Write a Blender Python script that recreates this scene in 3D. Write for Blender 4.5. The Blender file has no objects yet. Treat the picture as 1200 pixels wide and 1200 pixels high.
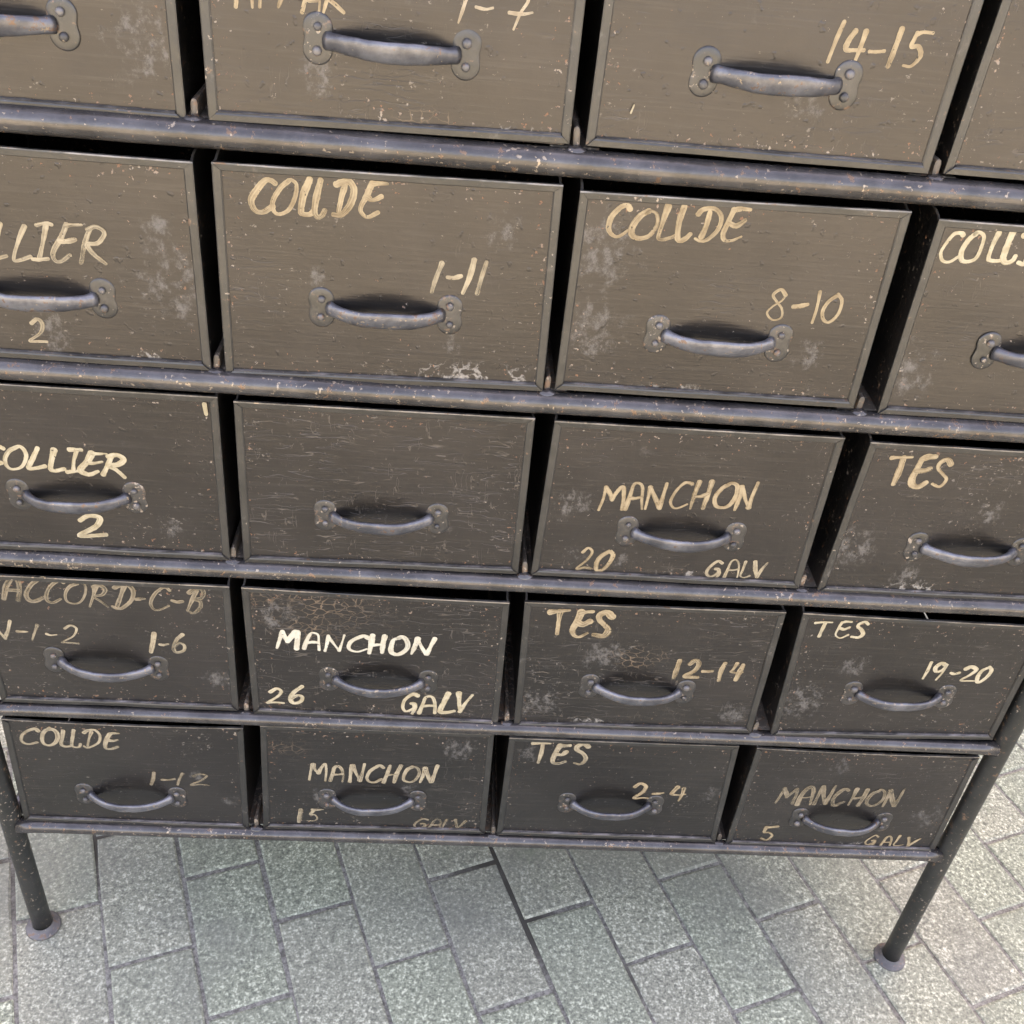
import bpy, bmesh, math, random
from mathutils import Vector, Matrix

# ------------------------------------------------------------------ camera, sky, sun, exposure
scene = bpy.context.scene
R = math.radians
cam_data = bpy.data.cameras.new('camera')
cam_data.sensor_width = 36.0
cam_data.lens = 36.761
cam_data.clip_start = 0.02
cam_data.clip_end = 600.0
cam = bpy.data.objects.new('camera', cam_data)
scene.collection.objects.link(cam)
cam.location = (0.5037, -0.8505, 1.0762)
cam.rotation_euler = (0.94422, -0.08661, -0.02583)
scene.camera = cam

SUN_EL, SUN_AZ = R(50), R(14)      # azimuth measured from +Y (behind the rack) towards +X
world = bpy.data.worlds.new('World')
scene.world = world
world.use_nodes = True
wn = world.node_tree
wn.nodes.clear()
w_out = wn.nodes.new('ShaderNodeOutputWorld')
w_bg = wn.nodes.new('ShaderNodeBackground')
w_sky = wn.nodes.new('ShaderNodeTexSky')
w_sky.sky_type = 'NISHITA'
w_sky.sun_disc = False
w_sky.sun_elevation = SUN_EL
w_sky.sun_rotation = SUN_AZ
w_sky.air_density = 1.0
w_sky.dust_density = 3.5
w_sky.ozone_density = 1.0
w_bg.inputs['Strength'].default_value = 0.15
wn.links.new(w_sky.outputs[0], w_bg.inputs['Color'])
wn.links.new(w_bg.outputs[0], w_out.inputs['Surface'])

sun_data = bpy.data.lights.new('sun', 'SUN')
sun_data.energy = 3.3
sun_data.angle = R(0.5)
sun_data.color = (1.0, 0.955, 0.925)
sun = bpy.data.objects.new('sun', sun_data)
scene.collection.objects.link(sun)
sdir = Vector((math.sin(SUN_AZ) * math.cos(SUN_EL), math.cos(SUN_AZ) * math.cos(SUN_EL), math.sin(SUN_EL)))
sun.rotation_euler = sdir.to_track_quat('Z', 'Y').to_euler()

scene.view_settings.view_transform = 'Standard'
scene.view_settings.look = 'None'
scene.view_settings.exposure = 2.9
scene.view_settings.gamma = 1.0
scene.view_settings.use_curve_mapping = False
# the phone balanced its white for open shade
scene.view_settings.use_white_balance = True
scene.view_settings.white_balance_temperature = 9100
scene.view_settings.white_balance_tint = 24

COL = scene.collection
rnd = random.Random(7)

# ------------------------------------------------------------------ object helpers
def link(name, mesh, parent=None, loc=None):
    o = bpy.data.objects.new(name, mesh)
    COL.objects.link(o)
    if parent is not None:
        o.parent = parent
    if loc is not None:
        o.location = loc
    return o

def thing(name, label, cat, loc=(0, 0, 0), group=None):
    o = bpy.data.objects.new(name, None)
    o.empty_display_size = 0.05
    COL.objects.link(o)
    o.location = loc
    o['label'] = label
    o['category'] = cat
    if group:
        o['group'] = group
    return o

def mesh_from(verts, faces, mat, smooth=False, uvs=None):
    me = bpy.data.meshes.new('m')
    me.from_pydata([tuple(v) for v in verts], [], faces)
    me.materials.append(mat)
    if uvs is not None:
        lay = me.uv_layers.new(name='UVMap')
        for lp in me.loops:
            lay.data[lp.index].uv = uvs[lp.vertex_index]
    if smooth:
        me.polygons.foreach_set('use_smooth', [True] * len(me.polygons))
    me.update()
    return me

def bm_mesh(bm, mat, smooth=False):
    bmesh.ops.recalc_face_normals(bm, faces=bm.faces)
    me = bpy.data.meshes.new('m')
    bm.to_mesh(me)
    bm.free()
    me.materials.append(mat)
    if smooth:
        me.polygons.foreach_set('use_smooth', [True] * len(me.polygons))
    return me

def box(bm, x0, x1, y0, y1, z0, z1):
    vs = [bm.verts.new((x, y, z)) for x in (x0, x1) for y in (y0, y1) for z in (z0, z1)]
    for f in ((0, 1, 3, 2), (4, 6, 7, 5), (0, 4, 5, 1), (2, 3, 7, 6), (0, 2, 6, 4), (1, 5, 7, 3)):
        bm.faces.new([vs[i] for i in f])

def sweep(bm, path, radii, n=16, up=Vector((0, 0, 1)), caps=True):
    """rings of elliptical section along a path; radii = list of (across, up)"""
    rings = []
    for i, pnt in enumerate(path):
        a = path[max(i - 1, 0)]
        b = path[min(i + 1, len(path) - 1)]
        t = (b - a).normalized()
        u = (up - t * up.dot(t)).normalized()
        s = t.cross(u)
        ra, ru = radii[i]
        rings.append([bm.verts.new(pnt + s * (math.cos(k * 2 * math.pi / n) * ra) + u * (math.sin(k * 2 * math.pi / n) * ru)) for k in range(n)])
    for r0, r1 in zip(rings[:-1], rings[1:]):
        for k in range(n):
            bm.faces.new((r0[k], r0[(k + 1) % n], r1[(k + 1) % n], r1[k]))
    if caps:
        bm.faces.new(rings[0][::-1])
        bm.faces.new(rings[-1])

# ------------------------------------------------------------------ material helpers
class NT:
    def __init__(self, name):
        self.mat = bpy.data.materials.new(name)
        self.mat.use_nodes = True
        self.t = self.mat.node_tree
        self.t.nodes.clear()
    def n(self, kind, **kw):
        nd = self.t.nodes.new('ShaderNode' + kind)
        for k, v in kw.items():
            setattr(nd, k, v)
        return nd
    def l(self, a, b):
        self.t.links.new(a, b)
    def val(self, sock, v):
        if isinstance(v, bpy.types.NodeSocket):
            self.l(v, sock)
        elif v is not None:
            sock.default_value = v
    def math(self, op, a, b=None, c=None, clamp=False):
        m = self.n('Math', operation=op, use_clamp=clamp)
        self.val(m.inputs[0], a); self.val(m.inputs[1], b); self.val(m.inputs[2], c)
        return m.outputs[0]
    def vmath(self, op, a, b=None):
        m = self.n('VectorMath', operation=op)
        self.val(m.inputs[0], a); self.val(m.inputs[1], b)
        return m.outputs['Value'] if op in ('LENGTH', 'DISTANCE') else m.outputs['Vector']
    def noise(self, vec, scale, detail=4, rough=0.6, dist=0.0, out='Fac'):
        m = self.n('TexNoise')
        self.val(m.inputs['Vector'], vec)
        m.inputs['Scale'].default_value = scale
        m.inputs['Detail'].default_value = detail
        m.inputs['Roughness'].default_value = rough
        m.inputs['Distortion'].default_value = dist
        return m.outputs[out]
    def voro(self, vec, scale, feature='F1', out='Distance', rand=1.0):
        m = self.n('TexVoronoi', feature=feature)
        self.val(m.inputs['Vector'], vec)
        m.inputs['Scale'].default_value = scale
        m.inputs['Randomness'].default_value = rand
        return m.outputs[out]
    def rng(self, v, a, b, c=0.0, d=1.0, smooth=True):
        m = self.n('MapRange')
        m.interpolation_type = 'SMOOTHSTEP' if smooth else 'LINEAR'
        self.val(m.inputs[0], v)
        for i, q in enumerate((a, b, c, d)):
            self.val(m.inputs[i + 1], q)
        return m.outputs[0]
    def mix(self, f, a, b):
        m = self.n('Mix', data_type='RGBA')
        self.val(m.inputs[0], f)
        for s, v in ((m.inputs[6], a), (m.inputs[7], b)):
            if isinstance(v, tuple) and len(v) == 3:
                v = (*v, 1)
            self.val(s, v)
        return m.outputs[2]
    def mapping(self, vec, scale=(1, 1, 1), rot=(0, 0, 0)):
        m = self.n('Mapping')
        self.val(m.inputs['Vector'], vec)
        m.inputs['Scale'].default_value = scale
        m.inputs['Rotation'].default_value = rot
        return m.outputs[0]
    def coords(self, spread=7.3):
        """object coordinates shifted by each object's own random number"""
        tc = self.n('TexCoord')
        oi = self.n('ObjectInfo')
        k = self.math('MULTIPLY', oi.outputs['Random'], spread)
        cb = self.n('CombineXYZ')
        for i in range(3):
            self.l(k, cb.inputs[i])
        return self.vmath('ADD', tc.outputs['Object'], cb.outputs[0]), tc, oi
    def attr(self, name, out='Fac'):
        a = self.n('Attribute', attribute_type='OBJECT', attribute_name=name)
        return a.outputs[out]
    def bump(self, h, strength=0.4, dist=0.001, normal=None):
        b = self.n('Bump')
        b.inputs['Strength'].default_value = strength
        b.inputs['Distance'].default_value = dist
        self.l(h, b.inputs['Height'])
        if normal is not None:
            self.l(normal, b.inputs['Normal'])
        return b.outputs[0]
    def finish(self, color, rough, metal=0.0, normal=None, spec=0.5, alpha=None, coat=0.0, coat_rough=0.3, stint=(1, 1, 1)):
        p = self.n('BsdfPrincipled')
        o = self.n('OutputMaterial')
        if isinstance(color, tuple) and len(color) == 3:
            color = (*color, 1)
        self.val(p.inputs['Base Color'], color)
        self.val(p.inputs['Roughness'], rough)
        self.val(p.inputs['Metallic'], metal)
        self.val(p.inputs['Specular IOR Level'], spec)
        self.val(p.inputs['Coat Weight'], coat)
        p.inputs['Coat Roughness'].default_value = coat_rough
        p.inputs['Specular Tint'].default_value = (*stint, 1)
        if normal is not None:
            self.l(normal, p.inputs['Normal'])
        if alpha is not None:
            self.l(alpha, p.inputs['Alpha'])
        self.l(p.outputs[0], o.inputs['Surface'])
        return self.mat

def paint_material(name, front=False):
    """old dark brush-applied paint on sheet steel: streaks, craquelure, chips, dusty scuffs"""
    m = NT(name)
    v, tc, oi = m.coords()
    cloud = m.noise(v, 9, 4, 0.6)
    base = m.mix(m.rng(cloud, 0.35, 0.7), (0.0058, 0.0055, 0.0054), (0.0150, 0.0132, 0.0121))
    streak_v = m.mapping(v, (14, 60, 420))
    streak = m.noise(streak_v, 1.0, 5, 0.65, 0.3)
    base = m.mix(m.rng(streak, 0.48, 0.78, 0, 0.45), base, (0.046, 0.042, 0.037))
    # fine checking: long horizontal cracks joined by short vertical ones
    wob = m.noise(v, 30, 3, 0.6, out='Color')
    wv = m.vmath('ADD', v, m.vmath('MULTIPLY', wob, (0.012, 0.012, 0.012)))
    def isolines(scale, k, width):
        q = m.noise(m.mapping(wv, scale), 1.0, 2, 0.5)
        w_ = m.math('ABSOLUTE', m.math('SUBTRACT', m.math('FRACT', m.math('MULTIPLY', q, k)), 0.5))
        return m.rng(w_, 0.0, width, 1, 0)
    crk = m.attr('crackle')
    hcr = m.math('MULTIPLY', isolines((10, 10, 105), 5.0, 0.050), m.rng(m.noise(m.mapping(v, (30, 30, 90)), 1.0, 2), 0.42, 0.54))
    vcr = m.math('MULTIPLY', isolines((95, 95, 14), 4.0, 0.050), m.rng(m.noise(m.mapping(v, (60, 60, 60)), 1.0, 2), 0.50, 0.58))
    zone = m.rng(m.math('ADD', m.noise(v, 8, 3, 0.7), m.math('MULTIPLY', crk, 0.26)), 0.60, 0.84)
    crack = m.math('MULTIPLY', m.math('MAXIMUM', hcr, vcr), zone)
    base = m.mix(m.math('MULTIPLY', crack, 0.62), base, (0.125, 0.105, 0.086))
    # open craze of polygons where the attribute 'craze' puts it (u, v, radius)
    wob2 = m.vmath('ADD', v, m.vmath('MULTIPLY', m.noise(v, 70, 2, out='Color'), (0.010, 0.010, 0.010)))
    edge = m.voro(m.mapping(wob2, (85, 85, 130)), 1.0, 'DISTANCE_TO_EDGE')
    poly = m.rng(edge, 0.0, m.rng(m.noise(v, 40, 2), 0.3, 0.7, 0.03, 0.085), 1, 0)
    # fine scratches
    scr = m.math('MULTIPLY', isolines((26, 26, 200), 2.0, 0.012), m.rng(m.noise(v, 38, 2), 0.60, 0.68, 0, 0.7))
    base = m.mix(scr, base, (0.15, 0.135, 0.115))
    # edge wear uses the flat panel's own 0..1 coordinates
    uv = m.n('UVMap').outputs[0]
    sx = m.n('SeparateXYZ'); m.l(uv, sx.inputs[0])
    if front:
        ex = m.math('MINIMUM', sx.outputs[0], m.math('SUBTRACT', 1.0, sx.outputs[0]))
        ez = m.math('MINIMUM', sx.outputs[1], m.math('SUBTRACT', 1.0, sx.outputs[1]))
        ed = m.math('MINIMUM', ex, m.math('MULTIPLY', ez, 0.65))
        near = m.rng(ed, 0.0, 0.13, 1, 0)
        cz = m.n('SeparateXYZ'); m.l(m.attr('craze', 'Vector'), cz.inputs[0])
        cu = m.math('SUBTRACT', sx.outputs[0], cz.outputs[0])
        cv = m.math('SUBTRACT', sx.outputs[1], cz.outputs[1])
        cr_ = m.math('SQRT', m.math('ADD', m.math('MULTIPLY', cu, cu), m.math('MULTIPLY', m.math('MULTIPLY', cv, cv), 2.0)))
        cf = m.rng(m.math('ADD', m.math('DIVIDE', cr_, m.math('MAXIMUM', cz.outputs[2], 0.001)), m.math('MULTIPLY', m.math('SUBTRACT', m.noise(v, 30, 3), 0.5), 1.2)), 0.45, 1.0, 1, 0)
        base = m.mix(m.math('MULTIPLY', m.math('MULTIPLY', poly, cf), m.rng(m.noise(v, 24, 3), 0.36, 0.66, 0.12, 0.85)), base, (0.21, 0.145, 0.095))
    else:
        near = 0.75
    chip = m.noise(v, 230, 3, 0.6)
    chip_zone = m.noise(v, 18, 3, 0.6)
    chip_k = m.math('ADD', m.math('ADD', chip, m.math('MULTIPLY', near, 0.10)), m.math('MULTIPLY', chip_zone, 0.16))
    chipm = m.rng(chip_k, 0.792, 0.825)
    chip_col = m.mix(m.rng(m.noise(v, 60, 2), 0.42, 0.62), (0.20, 0.095, 0.05), (0.30, 0.25, 0.20))
    base = m.mix(chipm, base, chip_col)
    pits = m.rng(m.math('ADD', m.noise(m.mapping(v, (1, 1, 1.5)), 150, 4, 0.7), m.math('MULTIPLY', m.noise(v, 11, 2), 0.3)), 0.82, 0.86)
    base = m.mix(m.math('MULTIPLY', pits, 0.65), base, (0.20, 0.175, 0.15))
    dust = m.rng(m.noise(v, 26, 7, 0.80), 0.60, 0.84, 0, 0.36)
    if front:
        for nm in ('scuff_a', 'scuff_b', 'scuff_c'):
            sc = m.attr(nm, 'Vector')
            s2 = m.n('SeparateXYZ'); m.l(sc, s2.inputs[0])
            du = m.math('SUBTRACT', sx.outputs[0], s2.outputs[0])
            dv = m.math('MULTIPLY', m.math('SUBTRACT', sx.outputs[1], s2.outputs[1]), 0.67)
            r_ = m.math('SQRT', m.math('ADD', m.math('MULTIPLY', du, du), m.math('MULTIPLY', dv, dv)))
            fall = m.rng(m.math('DIVIDE', r_, m.math('MAXIMUM', s2.outputs[2], 0.001)), 0.15, 1.0, 1, 0)
            mk = m.rng(m.math('ADD', m.noise(m.mapping(v, (1, 1, 0.8), (0, 0.5, 0)), 95, 7, 0.80), m.math('MULTIPLY', fall, 0.22)), 0.66, 0.86, 0, 0.62)
            dust = m.math('MAXIMUM', dust, m.math('MULTIPLY', mk, m.rng(fall, 0, 0.15)))
        # a crisp chalky splash, wide and low
        s3 = m.n('SeparateXYZ'); m.l(m.attr('splash', 'Vector'), s3.inputs[0])
        du = m.math('SUBTRACT', sx.outputs[0], s3.outputs[0])
        dv = m.math('MULTIPLY', m.math('SUBTRACT', sx.outputs[1], s3.outputs[1]), 2.8)
        r_ = m.math('SQRT', m.math('ADD', m.math('MULTIPLY', du, du), m.math('MULTIPLY', dv, dv)))
        fall = m.rng(m.math('DIVIDE', r_, m.math('MAXIMUM', s3.outputs[2], 0.001)), 0.0, 1.0, 1, 0)
        fil = m.math('SUBTRACT', 1.0, m.math('MULTIPLY', m.math('ABSOLUTE', m.math('SUBTRACT', m.noise(wv, 36, 4, 0.65), 0.5)), 13.0))
        splash = m.rng(m.math('ADD', m.math('MULTIPLY', fil, 0.62), m.math('MULTIPLY', fall, 0.46)), 0.60, 0.98, 0, 0.8)
        splash = m.math('MULTIPLY', m.math('MULTIPLY', splash, m.rng(fall, 0, 0.25)), m.rng(m.noise(v, 160, 3, 0.6), 0.36, 0.5, 0.25, 1.0))
    base = m.mix(dust, base, (0.17, 0.16, 0.15))
    if front:
        base = m.mix(splash, base, (0.30, 0.28, 0.255))
        dust = m.math('MAXIMUM', dust, splash)
    blot = m.rng(m.noise(v, 5, 3, 0.5), 0.3, 0.7)
    rough = m.math('ADD', 0.24, m.math('ADD', m.math('MULTIPLY', m.noise(v, 30, 4), 0.16), m.math('MULTIPLY', m.math('MAXIMUM', dust, chipm), 0.35)))
    h = m.math('ADD', m.math('MULTIPLY', streak, 0.30), m.math('MULTIPLY', m.noise(v, 160, 3), 0.25))
    h = m.math('SUBTRACT', h, m.math('MULTIPLY', crack, 0.5))
    h = m.math('SUBTRACT', h, m.math('MULTIPLY', chipm, 0.5))
    h = m.math('ADD', h, m.math('MULTIPLY', m.rng(m.noise(v, 120, 2), 0.64, 0.76), 0.55))
    h = m.math('ADD', h, m.math('MULTIPLY', m.noise(v, 26, 3), 0.9))
    nrm = m.bump(h, 0.50, 0.0011)
    return m.finish(base, rough, 0.0, nrm, 0.74, None, 0.15, 0.15, (1.0, 0.94, 0.94))

def steel_material(name, lo, hi, rust_amt, rough0, metal=0.0, spec=0.8, grime=(0.36, 0.33, 0.30)):
    m = NT(name)
    v, tc, oi = m.coords()
    base = m.mix(m.rng(m.noise(v, 30, 5, 0.65), 0.35, 0.68), lo, hi)
    rust = m.rng(m.math('ADD', m.noise(v, 120, 4, 0.7), m.math('MULTIPLY', m.noise(v, 14, 2), 0.25)), rust_amt, rust_amt + 0.07)
    base = m.mix(m.math('MULTIPLY', rust, 0.8), base, (0.19, 0.105, 0.06))
    chips = m.rng(m.math('ADD', m.noise(v, 210, 3, 0.6), m.math('MULTIPLY', m.noise(v, 9, 2), 0.3)), rust_amt + 0.075, rust_amt + 0.115)
    base = m.mix(chips, base, (0.33, 0.26, 0.20))
    dust = m.rng(m.noise(v, 55, 6, 0.75), 0.58, 0.78, 0, 0.45)
    base = m.mix(dust, base, grime)
    rough = m.math('ADD', rough0, m.math('MULTIPLY', m.math('MAXIMUM', m.math('MAXIMUM', rust, dust), m.noise(v, 50, 3)), 0.28))
    h = m.math('ADD', m.math('MULTIPLY', m.noise(v, 260, 4, 0.6), 0.5), m.math('MULTIPLY', m.noise(v, 60, 2), 0.5))
    h = m.math('SUBTRACT', h, m.math('MULTIPLY', chips, 0.4))
    return m.finish(base, rough, metal, m.bump(h, 0.5, 0.0009), spec)

def lettering_material(name, c0, c1, wear):
    m = NT(name)
    v, tc, oi = m.coords(3.1)
    uvn = m.n('UVMap'); uvn.uv_map = 'UVMap'
    uv = uvn.outputs[0]
    bristle = m.noise(m.mapping(uv, (42, 5, 1)), 1.0, 4, 0.7, 0.4)
    blob = m.noise(v, 90, 3, 0.6)
    col = m.mix(m.rng(m.math('ADD', m.math('MULTIPLY', bristle, 0.5), m.math('MULTIPLY', blob, 0.5)), 0.36, 0.62), c0, c1)
    uv2 = m.n('UVMap'); uv2.uv_map = 'Load'
    s_ = m.n('SeparateXYZ'); m.l(uv2.outputs[0], s_.inputs[0])
    thin = m.math('ADD', m.math('MULTIPLY', bristle, 0.55), m.math('MULTIPLY', m.noise(v, 55, 3, 0.6), 0.45))
    thin = m.math('ADD', thin, m.math('SUBTRACT', m.math('MULTIPLY', s_.outputs[1], 0.22), m.math('ADD', 0.08, m.math('MULTIPLY', s_.outputs[0], 0.12))))
    cover = m.rng(thin, wear - 0.20, wear + 0.12, 0.72 - wear * 0.6, 1.0)
    flake = m.rng(m.noise(v, 300, 4, 0.6), 0.28, 0.36)
    alpha = m.math('MULTIPLY', cover, m.math('MAXIMUM', flake, 0.35))
    nrm = m.bump(bristle, 0.3, 0.0005)
    return m.finish(col, 0.45, 0.0, nrm, 0.4, alpha)

def stone_material():
    m = NT('paving_stone')
    v, tc, oi = m.coords(11)
    f1 = m.noise(v, 170, 4, 0.70)
    f2 = m.noise(v, 300, 3, 0.6)
    g = m.math('ADD', m.math('MULTIPLY', f1, 0.6), m.math('MULTIPLY', f2, 0.4))
    patch = m.rng(m.noise(v, 6, 3, 0.6), 0.35, 0.68)
    tone = m.rng(oi.outputs['Random'], 0.35, 1.0, 0, 0.75)
    mid = m.mix(tone, (0.318, 0.345, 0.258), (0.350, 0.345, 0.272))
    lite = m.mix(tone, (0.80, 0.835, 0.655), (0.835, 0.815, 0.675))
    dark = m.mix(tone, (0.135, 0.150, 0.117), (0.150, 0.150, 0.123))
    col = m.mix(m.rng(g, 0.40, 0.50), dark, mid)
    col = m.mix(m.rng(g, 0.510, 0.62), col, lite)
    col = m.mix(m.math('MULTIPLY', patch, 0.30), col, m.mix(0.5, dark, mid))
    r2 = m.math('FRACT', m.math('MULTIPLY', oi.outputs['Random'], 17.31))
    col = m.mix(m.math('MULTIPLY', r2, 0.28), col, (0.22, 0.225, 0.19))
    gp = m.n('NewGeometry').outputs['Position']
    stain = m.rng(m.noise(gp, 3.2, 4, 0.6), 0.48, 0.66, 0, 0.60)
    col = m.mix(stain, col, (0.20, 0.205, 0.175))
    ev = m.n('TexCoord').outputs['Object']
    moss = m.rng(m.noise(gp, 9, 5, 0.7), 0.60, 0.74, 0, 0.35)
    col = m.mix(moss, col, (0.16, 0.20, 0.13))
    h = m.math('ADD', m.math('MULTIPLY', f1, 0.7), m.math('MULTIPLY', f2, 0.3))
    return m.finish(col, 0.72, 0.0, m.bump(h, 0.6, 0.0012), 0.4)

def joint_material():
    m = NT('joint_sand')
    tc = m.n('TexCoord'); v = tc.outputs['Object']
    col = m.mix(m.rng(m.noise(v, 150, 6, 0.8), 0.38, 0.62), (0.13, 0.124, 0.110), (0.33, 0.318, 0.285))
    col = m.mix(m.rng(m.noise(v, 5, 3, 0.6), 0.52, 0.70), col, (0.075, 0.070, 0.060))
    return m.finish(col, 0.95, 0.0, m.bump(m.noise(v, 400, 3), 0.6, 0.001), 0.2)

M_FRONT = paint_material('worn_dark_paint_front', True)
M_PAINT = paint_material('worn_dark_paint')
M_TUBE = steel_material('painted_steel_tube', (0.052, 0.047, 0.046), (0.098, 0.090, 0.089), 0.725, 0.08, 0.50, 1.0, (0.14, 0.13, 0.125))
M_LEG = steel_material('black_leg_paint', (0.010, 0.011, 0.010), (0.022, 0.022, 0.020), 0.735, 0.30, 0.0, 0.7, (0.07, 0.064, 0.058))
M_RUNNER = steel_material('rusty_runner_steel', (0.08, 0.065, 0.05), (0.17, 0.14, 0.11), 0.66, 0.45)
M_HANDLE = steel_material('worn_handle_steel', (0.085, 0.086, 0.098), (0.215, 0.217, 0.24), 0.725, 0.20, 0.6, 0.9, (0.24, 0.235, 0.235))
M_PLATE = steel_material('plate_steel', (0.010, 0.0095, 0.0092), (0.040, 0.036, 0.035), 0.72, 0.24, 0.0, 1.0, (0.24, 0.22, 0.21))
M_RIVET = steel_material('rivet_steel', (0.05, 0.048, 0.048), (0.17, 0.16, 0.16), 0.70, 0.30, 0.3, 0.8)
M_FOOT = steel_material('foot_steel', (0.075, 0.070, 0.072), (0.150, 0.140, 0.142), 0.70, 0.45)
M_STONE = stone_material()
M_JOINT = joint_material()
M_HEM = steel_material('worn_hem_paint', (0.007, 0.0065, 0.006), (0.022, 0.020, 0.018), 0.775, 0.28, 0.0, 1.0, (0.20, 0.185, 0.17))
M_RIM = steel_material('bare_highlight_steel', (0.08, 0.075, 0.07), (0.26, 0.24, 0.23), 0.74, 0.24, 0.6, 0.9)  # bright bare steel; the edge highlights are put into its tone
M_LET = {
    'gold': lettering_material('gold_lettering_paint', (0.21, 0.15, 0.085), (0.42, 0.325, 0.205), 0.42),
    'cream': lettering_material('cream_lettering_paint', (0.28, 0.215, 0.145), (0.48, 0.40, 0.29), 0.42),
    'pale': lettering_material('pale_lettering_paint', (0.24, 0.19, 0.125), (0.43, 0.355, 0.245), 0.46),
    'faded': lettering_material('faded_lettering_paint', (0.16, 0.125, 0.08), (0.30, 0.24, 0.165), 0.50),
    'bright': lettering_material('bright_lettering_paint', (0.34, 0.275, 0.17), (0.54, 0.465, 0.33), 0.36),
    'white': lettering_material('white_lettering_paint', (0.45, 0.40, 0.30), (0.64, 0.60, 0.49), 0.32),
}

# ------------------------------------------------------------------ ground
GZ, GS = -0.29289, -0.02069        # the paving falls gently towards the right

def gz(x, y=0):
    return GZ + GS * x

TILT = Matrix.Rotation(math.atan(-GS), 4, 'Y')
ground = link('ground', mesh_from([(-300, -300, GZ - 300 * GS - 0.03), (300, -300, GZ + 300 * GS - 0.03), (300, 300, GZ + 300 * GS - 0.03), (-300, 300, GZ - 300 * GS - 0.03)], [(0, 1, 2, 3)], M_STONE))
ground['kind'] = 'structure'

PA = R(110.3)                       # the long joints run this way
t_dir = Vector((math.cos(PA), math.sin(PA), 0))
n_dir = Vector((math.sin(PA), -math.cos(PA), 0))
PW, PL = 0.1135, 0.2200
N0 = -0.0449
JOINT = 0.0055
REACH = 7.0
pv = [(-REACH, -REACH), (REACH, -REACH), (REACH, REACH), (-REACH, REACH)]
pavement = link('pavement', mesh_from([(x, y, gz(x) - 0.0018) for x, y in pv], [(0, 1, 2, 3)], M_JOINT))
pavement['kind'] = 'structure'

def stone_geo(cx, cy, a0, a1, rr):
    """bevelled, slightly irregular top and sides of one stone, around the centre"""
    L2, W2 = PL / 2 - JOINT / 2, PW / 2 - JOINT / 2
    j = lambda s: rr.uniform(-s, s)
    corner = []
    for sl, sw in ((-1, -1), (1, -1), (1, 1), (-1, 1)):
        corner.append(t_dir * (sl * (L2 + j(0.0009))) + n_dir * (sw * (W2 + j(0.0009))))
    cs = []
    for q in range(4):
        a_, b_ = corner[q], corner[(q + 1) % 4]
        along = (b_ - a_).normalized()
        side = Vector((along.y, -along.x, 0))
        cs.append(a_ + (b_ - a_).normalized() * abs(j(0.0016)) * 0.5)
        for f_ in (0.33, 0.67):
            cs.append(a_.lerp(b_, f_ + j(0.10)) + side * (j(0.0008) - (0.0012 if rr.random() < 0.15 else 0)))
    m_ = len(cs)
    lift = rr.uniform(-0.0008, 0.0012)
    tx, ty = rr.uniform(-0.008, 0.008), rr.uniform(-0.008, 0.008)
    out = []
    for k, (ins, dz) in enumerate(((0.0, -0.012), (0.0, -0.0016), (0.0028, 0.0))):
        for p in cs:
            q = p * (1 - ins / max(p.length, 1e-6) * 1.35)
            out.append(Vector((q.x, q.y, dz + lift + q.x * (GS + tx * 0.3) + q.y * ty * 0.3)))
    fs = []
    for k in range(2):
        for i in range(m_):
            fs.append((k * m_ + i, k * m_ + (i + 1) % m_, (k + 1) * m_ + (i + 1) % m_, (k + 1) * m_ + i))
    fs.append(tuple(range(2 * m_, 3 * m_)))
    return out, fs

stones = []
rs = random.Random(3)
for i in range(-70, 75):
    phase = (-0.3075 if i % 2 else -0.4185) + 0.0006 * i + (0.3075 - 0.1980 if False else 0)
    for k in range(-36, 37):
        tc_ = phase + (k + 0.5) * PL
        c = t_dir * tc_ + n_dir * (N0 + (i + 0.5) * PW)
        if max(abs(c.x), abs(c.y)) < REACH - 0.15:
            stones.append((c.x, c.y))
focus = Vector((0.62, 0.12))
stones.sort(key=lambda s: max(abs(s[0] - focus.x) / 1.25, abs(s[1] - focus.y)))
far_v, far_f = [], []
n_single = 0
for idx, (cx, cy) in enumerate(stones):
    vs, fs = stone_geo(cx, cy, 0, 0, rs)
    if idx < 190:
        o = link('paving_stone', mesh_from(vs, fs, M_STONE), pavement, (cx, cy, gz(cx)))
        n_single += 1
    else:
        b = len(far_v)
        base = Vector((cx, cy, gz(cx)))
        far_v += [tuple(v + base) for v in vs[12:]]
        far_f += [tuple(q - 12 + b for q in f) for f in fs if min(f) >= 12]
far = link('far_paving_stone', mesh_from(far_v, far_f, M_STONE), pavement)
far['kind'] = 'stuff'

# ------------------------------------------------------------------ building added out of view behind the rack, only to shade the pavement
shade_building = thing('added_shade_building', 'unseen plastered building added behind the rack to shade the pavement', 'building', (0.6, 3.0, gz(0.6)))
def plaster():
    m = NT('wall_plaster')
    v = m.n('TexCoord').outputs['Object']
    return m.finish(m.mix(m.noise(v, 2.5, 5), (0.42, 0.38, 0.32), (0.50, 0.46, 0.40)), 0.85, 0, m.bump(m.noise(v, 60, 4), 0.4, 0.003), 0.3)
M_WALL = plaster()
g_ = NT('window_glass'); M_GLASS = g_.finish((0.03, 0.035, 0.04), 0.06, 0, None, 0.6)
g_ = NT('window_frame_paint'); M_WFRAME = g_.finish((0.12, 0.16, 0.13), 0.45)
bm = bmesh.new()
SH = 5.6
xs_ = [-11, -7.6, -5.6, -3.2, -1.2, 1.2, 3.2, 5.6, 7.6, 11]
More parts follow.
